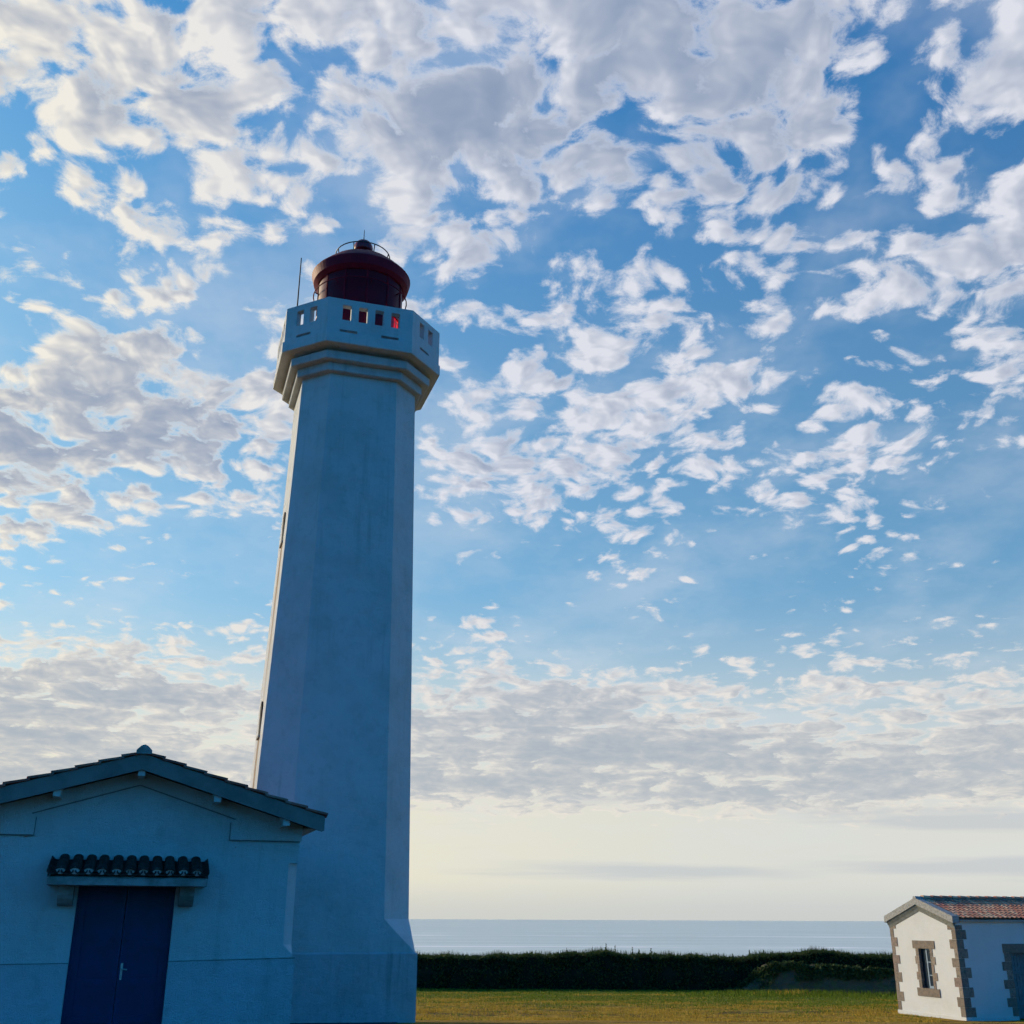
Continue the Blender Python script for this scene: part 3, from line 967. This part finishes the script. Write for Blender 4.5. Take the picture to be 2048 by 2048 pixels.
for s in (-1, 1):
    bm = BM()
    pts = [(-0.033 * 0 - 0.001, 2.125), (-0.001, 1.89)] + [(-0.10 - 0.25 * math.sin(t), 1.885 + 0.17 * (1 - math.cos(t))) for t in [math.radians(90 * i / 6) for i in range(7)]] + [(-0.36, 2.125)]
    prism_x(bm, pts, s * 0.646, s * 0.828)
    finish(bm, 'bracket', M_CONCRETE, HS, bev=0.008)

# ------------------------------------------------------------------ cottage on the right
CT = thing('cottage', 'small white stone cottage with brown corner blocks and mottled tile roof', 'cottage', (15.674, 41.112, -1.46), 0.3126)
CW, CP, CE, CL = 3.688, 0.114, 3.115, 9.0
SLC = 0.326
HALF = CW / 2
def crk(y, top): return top - SLC * abs(y - HALF)


bm = BM()
DX0, DX1, DTOP = 2.215, 3.15, 2.165
GX0, GX1, GZ0, GZ1 = 1.507, 2.147, 0.937, 2.27     # window opening on the gable (y), heights
T_ = 0.32
# gable wall (x = 0 face) with a window hole
for y0, y1, z0, z1 in ((0, GX0, -0.4, CE), (GX1, CW, -0.4, CE), (GX0, GX1, -0.4, GZ0), (GX0, GX1, GZ1, CE)):
    box(bm, 0.0, T_, y0, y1, z0, z1)
prism_x(bm, [(0.0, CE), (CW, CE), (CW, CE + 0.10), (HALF, CE + 0.10 + SLC * HALF), (0.0, CE + 0.10)], 0.0, T_)
# long wall facing the lawn, with door and a window further along
WX0, WX1 = 5.4, 6.2
for x0, x1, z0, z1 in ((T_, DX0, -0.4, 3.215), (DX0, DX1, DTOP, 3.215), (DX1, WX0, -0.4, 3.215), (WX0, WX1, -0.4, 0.95), (WX0, WX1, 2.2, 3.215), (WX1, CL - T_, -0.4, 3.215)):
    box(bm, x0, x1, 0.0, T_, z0, z1)
box(bm, T_, CL - T_, CW - T_, CW, -0.4, 3.215)
box(bm, CL - T_, CL, 0.0, CW, -0.4, CE)
prism_x(bm, [(0.0, CE), (CW, CE), (CW, CE + 0.10), (HALF, CE + 0.10 + SLC * HALF), (0.0, CE + 0.10)], CL - T_, CL)
finish(bm, 'wall', M_COTTAGE, CT)
bm = BM()
box(bm, -0.035, -0.001, -0.035, CW + 0.035, -0.4, CP); box(bm, 0.0, DX0 - 0.02, -0.035, -0.001, -0.4, CP); box(bm, DX1 + 0.02, CL, -0.035, -0.001, -0.4, CP)
finish(bm, 'plinth', M_COTTAGE, CT, bev=0.006)
bm = BM()
box(bm, T_ + 0.01, CL - T_ - 0.01, 1.2, 1.22, -0.4, CE)
box(bm, 0.9, 0.92, T_ + 0.01, CW - T_ - 0.01, -0.4, CE)
finish(bm, 'partition', M_DARK, CT)
rq = random.Random(11)
def quoins(cx_, cy_, sx, sy):
    z = CP + 0.002
    k = 0
    while z < CE - 0.06:
        h = rq.uniform(0.295, 0.335)
        z1 = min(z + h, CE - 0.03)
        lx, ly = (0.42, 0.20) if k % 2 == 0 else (0.26, 0.36)
        lx += rq.uniform(-0.03, 0.03); ly += rq.uniform(-0.03, 0.03)
        pr = rq.uniform(0.010, 0.020)
        bm = BM()
        box(bm, min(cx_ - sx * pr, cx_ + sx * lx), max(cx_ - sx * pr, cx_ + sx * lx), min(cy_ - sy * pr, cy_ + sy * ly), max(cy_ - sy * pr, cy_ + sy * ly), z, z1 - 0.006)
        finish(bm, 'quoin', M_STONE, CT, bev=0.012)
        z = z1; k += 1


quoins(0.0, 0.0, 1, 1); quoins(0.0, CW, 1, -1); quoins(CL, 0.0, -1, 1)


def surround(parent, along, c0, c1, z0, z1, sill, n=5, long_=0.24, short_=0.15, lint=0.27):
    """Dressed stones round an opening; along = 'x' (long wall) or 'y' (gable)."""
    def stone(a0, a1, za, zb, pr, name):
        bm = BM()
        if along == 'y': box(bm, -pr, 0.12, a0, a1, za, zb)
        else: box(bm, a0, a1, -pr, 0.12, za, zb)
        return finish(bm, name, M_STONE, parent, bev=0.012)
    e = 0.30
    stone(c0 - e, c1 + e, z1, z1 + lint, 0.022, 'lintel')
    if sill: stone(c0 - e, c1 + e, z0 - 0.27, z0, 0.03, 'sill')
    for s in (0, 1):
        for k in range(n):
            za, zb = z0 + (z1 - z0) * k / n + 0.003, z0 + (z1 - z0) * (k + 1) / n - 0.003
            L = long_ if k % 2 == 1 else short_
            L += rq.uniform(-0.02, 0.02)
            if s == 0: stone(c0 - L, c0, za, zb, 0.016, 'jamb_stone')
            else: stone(c1, c1 + L, za, zb, 0.016, 'jamb_stone')


sur = finish(BM(), 'window_surround', M_STONE, CT); surround(sur, 'y', GX0, GX1, GZ0, GZ1, True)
bm = BM()
yc = (GX0 + GX1) / 2 - 0.05
box(bm, 0.06, 0.10, GX0 + 0.002, GX0 + 0.05, GZ0, GZ1); box(bm, 0.06, 0.10, yc, yc + 0.06, GZ0, GZ1)
box(bm, 0.06, 0.10, GX0 + 0.05, yc, GZ1 - 0.05, GZ1); box(bm, 0.06, 0.10, GX0 + 0.05, yc, GZ0, GZ0 + 0.08)
for f in (0.33, 0.66):
    z = GZ0 + (GZ1 - GZ0) * f
    box(bm, 0.065, 0.095, GX0 + 0.05, yc, z - 0.015, z + 0.015)
win = finish(bm, 'window', M_SASH, CT)
bm = BM(); box(bm, 0.078, 0.083, GX0 + 0.04, yc + 0.01, GZ0 + 0.04, GZ1 - 0.03); finish(bm, 'pane', M_DARKWINDOW, win)
bm = BM(); box(bm, 0.105, 0.115, yc + 0.06, GX1 - 0.002, GZ0, GZ1); finish(bm, 'dark_opening', M_DARKWINDOW, win)  # dark sheet stands in for the unlit room behind the open half
sur = finish(BM(), 'door_surround', M_STONE, CT); surround(sur, 'x', DX0, DX1, CP, DTOP, False, 7, 0.42, 0.25, 0.30)
bm = BM()
box(bm, DX0 + 0.004, DX1 - 0.004, 0.16, 0.20, 0.02, DTOP - 0.003)
for k in range(8):
    x = DX0 + 0.03 + k * (DX1 - DX0 - 0.06) / 7.0
    box(bm, x - 0.018, x + 0.018, 0.145, 0.159, 0.05, DTOP - 0.05)
box(bm, DX0 + 0.02, DX1 - 0.02, 0.128, 0.1445, 0.45, 0.55); box(bm, DX0 + 0.02, DX1 - 0.02, 0.128, 0.1445, 1.45, 1.55)
finish(bm, 'door', M_SHUTTER, CT)
sur = finish(BM(), 'window_surround', M_STONE, CT); surround(sur, 'x', WX0, WX1, 0.95, 2.2, True)
bm = BM()
for x0, x1, z0, z1 in ((WX0, WX0 + 0.05, 0.95, 2.2), (WX1 - 0.05, WX1, 0.95, 2.2), (5.78, 5.82, 1.0, 2.15), (WX0 + 0.05, WX1 - 0.05, 0.95, 1.0), (WX0 + 0.05, WX1 - 0.05, 2.15, 2.2)):
    box(bm, x0, x1, 0.17, 0.21, z0, z1)
win = finish(bm, 'window', M_SASH, CT)
bm = BM(); box(bm, WX0 + 0.04, WX1 - 0.04, 0.188, 0.194, 0.99, 2.16); finish(bm, 'pane', M_DARKWINDOW, win)
# gable coping with its cavetto, tiles and ridge
RT_ = 4.02
bm = BM()
OV = 0.115
for s in (1, -1):
    y_e = HALF + s * (HALF + OV)
    pts = [(HALF, RT_), (y_e, crk(y_e, RT_)), (y_e, crk(y_e, RT_ - 0.23)), (HALF, RT_ - 0.23)]
    prism_x(bm, pts, -0.15, 0.14)
cop = finish(bm, 'gable_coping', M_COPING, CT, bev=0.012)
bm = BM()
for s in (1, -1):
    y_e = HALF + s * (HALF + 0.03)
    # cavetto: proud at the top, dying into the wall at its foot
    rings = []
    for yy in (HALF, y_e):
        zt = crk(yy, RT_ - 0.232); zb = crk(yy, RT_ - 0.47)
        rings.append([(-0.12, yy, zt), (-0.10, yy, zt - 0.05), (-0.045, yy, zt - 0.14), (-0.012, yy, zb), (0.0, yy, zb), (0.0, yy, zt)])
    loft(bm, rings)
finish(bm, 'coping_moulding', M_COPING_UNDER, CT)
bm = BM(); prism_x(bm, [(HALF - 0.10, RT_ - 0.03), (HALF - 0.06, RT_ + 0.05), (HALF + 0.06, RT_ + 0.05), (HALF + 0.10, RT_ - 0.03)], -0.16, 0.2)
finish(bm, 'apex_stone', M_COPING, cop, bev=0.01)
bm = BM()
for s in (1, -1):
    ye = HALF + s * (HALF + 0.10)
    loft(bm, [[(x, HALF, RT_ - 0.13), (x, ye, crk(ye, RT_ - 0.13)), (x, ye, crk(ye, RT_ - 0.19)), (x, HALF, RT_ - 0.19)] for x in (0.203, CL + 0.1)])
croof = finish(bm, 'roof', M_SOFFIT, CT)
for s in (-1, 1):
    bm = BM()
    tile_slope(bm, lambda t, l, h, s=s: (0.17 + l, HALF + s * (HALF + 0.17) * (1 - t), crk(HALF + (HALF + 0.17) * (1 - t), RT_ - 0.035) + h), 8, CL + 0.0, 0.20, 0.020, lift=0.022, th=0.020, per=8)
    finish(bm, 'roof_tiles', M_TILE_C, croof)
bm = BM(); box(bm, 0.15, CL + 0.15, HALF - 0.075, HALF + 0.075, RT_ - 0.18, RT_ + 0.045); finish(bm, 'ridge_mortar', M_CONCRETE, croof)
rt = random.Random(8)
for i in range(22):
    bm = BM()
    x0 = 0.19 + i * 0.41
    n = 8
    rings = []
    for x, r in ((x0, 0.125), (x0 + 0.43, 0.105)):
        rings.append([(x, HALF + r * math.cos(math.pi * k / n), RT_ - 0.01 + r * 0.75 * math.sin(math.pi * k / n) + (0.012 if x == x0 else 0)) for k in range(n + 1)])
    loft(bm, rings)
    finish(bm, 'ridge_tile', M_TILE_C, croof)

# ------------------------------------------------------------------ hedge, wall, weeds and grass
def leaf_mat(name, a, b, trans=0.25):
    m, t = material(name)
    oi = t.n('ShaderNodeNewGeometry').outputs['Random Per Island']
    c = t.ramp(oi, [(0.0, a), (0.6, b), (1.0, tuple(x * 1.35 for x in b))])
    t.put(t.bsdf.inputs['Base Color'], c)
    t.put(t.bsdf.inputs['Roughness'], 0.7)
    t.put(t.bsdf.inputs['Specular IOR Level'], 0.2)
    tl = t.n('ShaderNodeBsdfTranslucent')
    t.put(tl.inputs[0], c)
    mx = t.n('ShaderNodeMixShader'); mx.inputs[0].default_value = trans
    t.links.new(t.bsdf.outputs[0], mx.inputs[1]); t.links.new(tl.outputs[0], mx.inputs[2])
    t.links.new(mx.outputs[0], t.out.inputs[0])
    return m


M_HEDGE = leaf_mat('hedge_leaves', (0.022, 0.040, 0.014), (0.05, 0.078, 0.022), 0.35)
M_WEED = leaf_mat('weed_green', (0.03, 0.055, 0.02), (0.07, 0.10, 0.03), 0.3)
M_GRASS = leaf_mat('grass_green', (0.08, 0.13, 0.010), (0.15, 0.20, 0.016), 0.35)
M_DRY = leaf_mat('grass_dry', (0.32, 0.20, 0.022), (0.50, 0.33, 0.045), 0.3)
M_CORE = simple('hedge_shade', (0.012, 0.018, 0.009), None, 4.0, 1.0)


def raw_mesh(name, verts, faces, mat, parent=None, mat_idx=None):
    me = bpy.data.meshes.new(name)
    me.from_pydata(verts, [], faces)
    for mm in (mat if isinstance(mat, (list, tuple)) else [mat]): me.materials.append(mm)
    if mat_idx: me.polygons.foreach_set('material_index', mat_idx)
    o = bpy.data.objects.new(name, me)
    COL.objects.link(o)
    if parent is not None: o.parent = parent
    return o


HY0 = 60.4
def hedge_top(x):
    z = -0.06 + 0.16 * mnoise.noise((x * 0.22, 3.1, 0)) + 0.13 * mnoise.noise((x * 0.9, 7.7, 0))
    z += 0.17 * smooth01((x - 1.0) / 3.5) * smooth01((9.2 - x) / 0.9) * 0.85
    z += 0.22 * math.exp(-((x - 16.0) / 2.2) ** 2)
    return z


def card(V, Fc, p, size, rnd, up=0.35):
    d = Vector((rnd.gauss(0, 1), rnd.gauss(0, 1), rnd.gauss(0, 1) + up)).normalized()
    s = d.cross(Vector((rnd.gauss(0, 1), rnd.gauss(0, 1), rnd.gauss(0, 1)))).normalized()
    L, w = size * rnd.uniform(0.7, 1.4), size * rnd.uniform(0.3, 0.5)
    i = len(V)
    V += [tuple(p), tuple(p + d * L * 0.5 + s * w), tuple(p + d * L), tuple(p + d * L * 0.5 - s * w)]
    Fc.append((i, i + 1, i + 2, i + 3))


rh = random.Random(21)
V, Fc = [], []
HX0, HX1 = -26.0, 30.0
for i in range(68000):
    x = rh.uniform(HX0, HX1)
    top = hedge_top(x)
    g = ground_z(x, HY0)
    if rh.random() < 0.55:
        z = g + (top - g) * rh.random() ** 0.9
        y = HY0 + 0.10 + abs(rh.gauss(0, 0.10)) + 0.15 * mnoise.noise((x * 1.3, z * 1.6, 4)) + 0.30 * ((z - g) / (top - g)) ** 2
    else:
        y = HY0 + rh.uniform(0.2, 2.2)
        z = top - abs(rh.gauss(0, 0.09)) + 0.10 * mnoise.noise((x * 1.9, y * 1.9, 9))
    card(V, Fc, Vector((x, y, z)), rh.uniform(0.07, 0.15), rh)
# thin shoots along the top
for i in range(10000):
    x = rh.uniform(HX0, HX1)
    z = hedge_top(x) - 0.05
    h = rh.uniform(0.06, 0.36) * (1.0 + 0.5 * mnoise.noise((x * 0.8, 1, 1)))
    y = HY0 + rh.uniform(0.3, 1.6)
    l = Vector((rh.uniform(-0.08, 0.08), rh.uniform(-0.05, 0.05), h))
    k = len(V); w = 0.012
    V += [(x - w, y, z), (x + w, y, z), (x + l.x, y + l.y, z + l.z)]
    Fc.append((k, k + 1, k + 2))
hedge = thing('hedge', 'long dark green clipped hedge along the far edge of the lawn', 'hedge', (0, 0, 0))
raw_mesh('foliage', V, Fc, M_HEDGE, hedge)
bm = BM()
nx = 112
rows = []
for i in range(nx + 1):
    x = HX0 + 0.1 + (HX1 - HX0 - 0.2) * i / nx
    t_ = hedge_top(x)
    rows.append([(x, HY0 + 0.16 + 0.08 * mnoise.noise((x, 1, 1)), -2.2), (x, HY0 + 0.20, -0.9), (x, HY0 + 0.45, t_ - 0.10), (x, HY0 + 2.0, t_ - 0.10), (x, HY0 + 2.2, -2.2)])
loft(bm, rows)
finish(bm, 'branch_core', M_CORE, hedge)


def weed(x, y, z, h, seed, label):
    r = random.Random(seed)
    V, Fc = [], []
    lean = Vector((r.uniform(-0.10, 0.10), r.uniform(-0.06, 0.06), 1.0))
    b = thing('tall_weed', label, 'weed', (x, y, z), 0, 'weeds standing above the hedge')
    bm = BM(); tube(bm, [(0, 0, 0), tuple(lean * h * 0.5), tuple(lean * h)], 0.012, 5, 0.005); finish(bm, 'stem', M_WEED, b)
    for k in range(26):
        f = 0.25 + 0.75 * k / 26
        card(V, Fc, lean * h * f, 0.09 * (1.15 - f) + 0.03, r, 0.5)
    raw_mesh('leaves', V, Fc, M_WEED, b)


WE = [(2.1, 0.30), (2.95, 0.34), (5.05, 0.52), (5.45, 0.50), (6.35, 0.50), (6.7, 0.38), (7.35, 0.46), (8.3, 0.36), (11.6, 0.34), (12.5, 0.42), (13.2, 0.36)]
WL = ['short leaning weed above the hedge, first one right of the lighthouse', 'leafy weed spike poking from the hedge, second one right of the lighthouse',
      'slim tall weed, left one of a close pair rising above the hedge', 'slim tall weed, right one of a close pair rising above the hedge',
      'bushy tall weed standing just right of the close pair', 'short weed tucked right of the bushy tall weed',
      'tall weed spike on the highest middle hump of the hedge', 'weed at the right end of the middle hump of the hedge',
      'small weed in the low dip of the hedge right of the hump', 'taller weed right of the dip in the hedge', 'weed sprig nearest the swelling of the hedge left of the cottage']
for i, ((x, h), l) in enumerate(zip(WE, WL)):
    weed(x, HY0 + 0.9, hedge_top(x) - 0.08, h, 100 + i, l)

# low earth-and-stone wall in front of the hedge, left of the cottage
m, t = material('earth_bank_stone')
n1 = t.noise(t.obj, 2.5, 6.0, 0.65)
vc = t.voro(t.v('MULTIPLY', t.obj, (3.2, 3.2, 5.0)), 1.0, 'F1', out='Color')
c = t.mix(t.mul(t.sep(vc)[0], 0.5), (0.10, 0.072, 0.038), (0.15, 0.11, 0.06))
c = t.mix(t.step(n1, 0.45, 0.66), c, (0.09, 0.10, 0.026))
t.put(t.bsdf.inputs['Base Color'], c); t.put(t.bsdf.inputs['Roughness'], 0.95)
bump(t, t.add(t.noise(t.obj, 9.0, 5.0, 0.65), t.voro(t.v('MULTIPLY', t.obj, (3.2, 3.2, 5.0)), 1.0, 'F1')), 0.06)
M_BANK = m
def bank_line(f):
    return 11.0 + 12.0 * f, HY0 - 0.05 - 3.6 * f


def bank_top(x):
    z = -1.66 + 1.36 * smooth01((x - 11.0) / 2.2) - 0.05 * max(x - 14, 0) + 0.05 * mnoise.noise((x * 0.8, 0, 2)) + 0.05 * mnoise.noise((x * 2.6, 0, 6))
    return max(z, -1.66)


bm = BM()
rows = []
for i in range(61):
    x, y = bank_line(i / 60.0)
    g = ground_z(x, y) - 0.2
    top = bank_top(x)
    fr = 0.22 * mnoise.noise((x * 0.9, 5, 5))
    rows.append([(x - 0.25, y - 0.80 + fr, g), (x - 0.12, y - 0.45 + fr * 0.7, g + (top - g) * 0.5), (x - 0.03, y - 0.12 + fr * 0.3, g + (top - g) * 0.9), (x, y + 0.02, top), (x + 0.15, y + 0.6, top - 0.02), (x + 0.2, y + 0.7, g)])
loft(bm, rows)
bmesh.ops.subdivide_edges(bm, edges=bm.edges, cuts=2, use_grid_fill=True)
for v in bm.verts:
    v.co += Vector((0.3, 1, 0.6)) * (0.09 * mnoise.noise(v.co * 1.9) + 0.05 * mnoise.noise(v.co * 5.3))
wl = tag(finish(bm, 'stone_wall', M_BANK, smooth=True), 'low brownish overgrown stone wall between the dark hedge and the cottage', 'wall')

# ivy and grass tufts that hang over the wall
ri = random.Random(31)
V, Fc = [], []
for i in range(10000):
    f = ri.random() ** 1.6
    x, y = bank_line(f)
    top = bank_top(x); g = ground_z(x, y)
    d = abs(ri.gauss(0, 0.30)) if ri.random() < 0.6 else ri.uniform(0, 1.4) * (1 - f)
    if mnoise.noise((x * 0.9, d * 1.5, 3)) < -0.18 and f > 0.12: continue
    z = max(top + 0.05 - d * 0.8, g)
    card(V, Fc, Vector((x + ri.gauss(0, 0.05), y - 0.10 - 0.62 * d * 0.8 + ri.gauss(0, 0.05), z)), ri.uniform(0.07, 0.15), ri, 0.6)
raw_mesh('ivy', V, Fc, M_WEED, wl)

# grass blades: one mass
rg = random.Random(77)
V, Fc, MI = [], [], []
cnt = 0
while cnt < 90000:
    y = 33.0 + 27.5 * rg.random() ** 0.85
    x = rg.uniform(-0.21 * y, 0.36 * y)
    # not inside the cottage
    lx = (x - 15.674) * math.cos(0.3126) + (y - 41.112) * math.sin(0.3126)
    ly = -(x - 15.674) * math.sin(0.3126) + (y - 41.112) * math.cos(0.3126)
    if -0.12 < lx < 9.2 and -0.12 < ly < 3.85: continue
    n1 = mnoise.fractal((x * 0.25, y * 0.6, 5.0), 0.8, 2.0, 4)
    n2 = mnoise.fractal((x * 0.9, y * 1.3, 15.0), 0.8, 2.0, 3)
    bare = n1 + 0.6 * n2
    if bare > 0.10 and rg.random() < (0.9 if y < 48 else 0.5): continue
    gfrac = smooth01(((y - 49) * 0.055 + (x - 6) * 0.016 + n1 * 1.1 + 0.5) / 0.8)
    green = rg.random() < gfrac
    lush = max(0.0, 1 - abs(y - 57.2) / 2.6) * smooth01((x - 6.0) / 6.0)
    h = rg.uniform(0.035, 0.085) * (1.0 + 0.6 * max(n2, 0)) + lush * rg.uniform(0.02, 0.26)
    z = ground_z(x, y) - 0.004
    a = rg.uniform(0, math.pi)
    w = rg.uniform(0.010, 0.022) + 0.015 * lush
    k = len(V)
    V += [(x - w * math.cos(a), y - w * math.sin(a), z), (x + w * math.cos(a), y + w * math.sin(a), z),
          (x + rg.gauss(0, 0.03), y + rg.gauss(0, 0.03), z + h)]
    Fc.append((k, k + 1, k + 2)); MI.append(0 if green else 1)
    cnt += 1
go = raw_mesh('grass', V, Fc, [M_GRASS, M_DRY], mat_idx=MI)
go['kind'] = 'stuff'
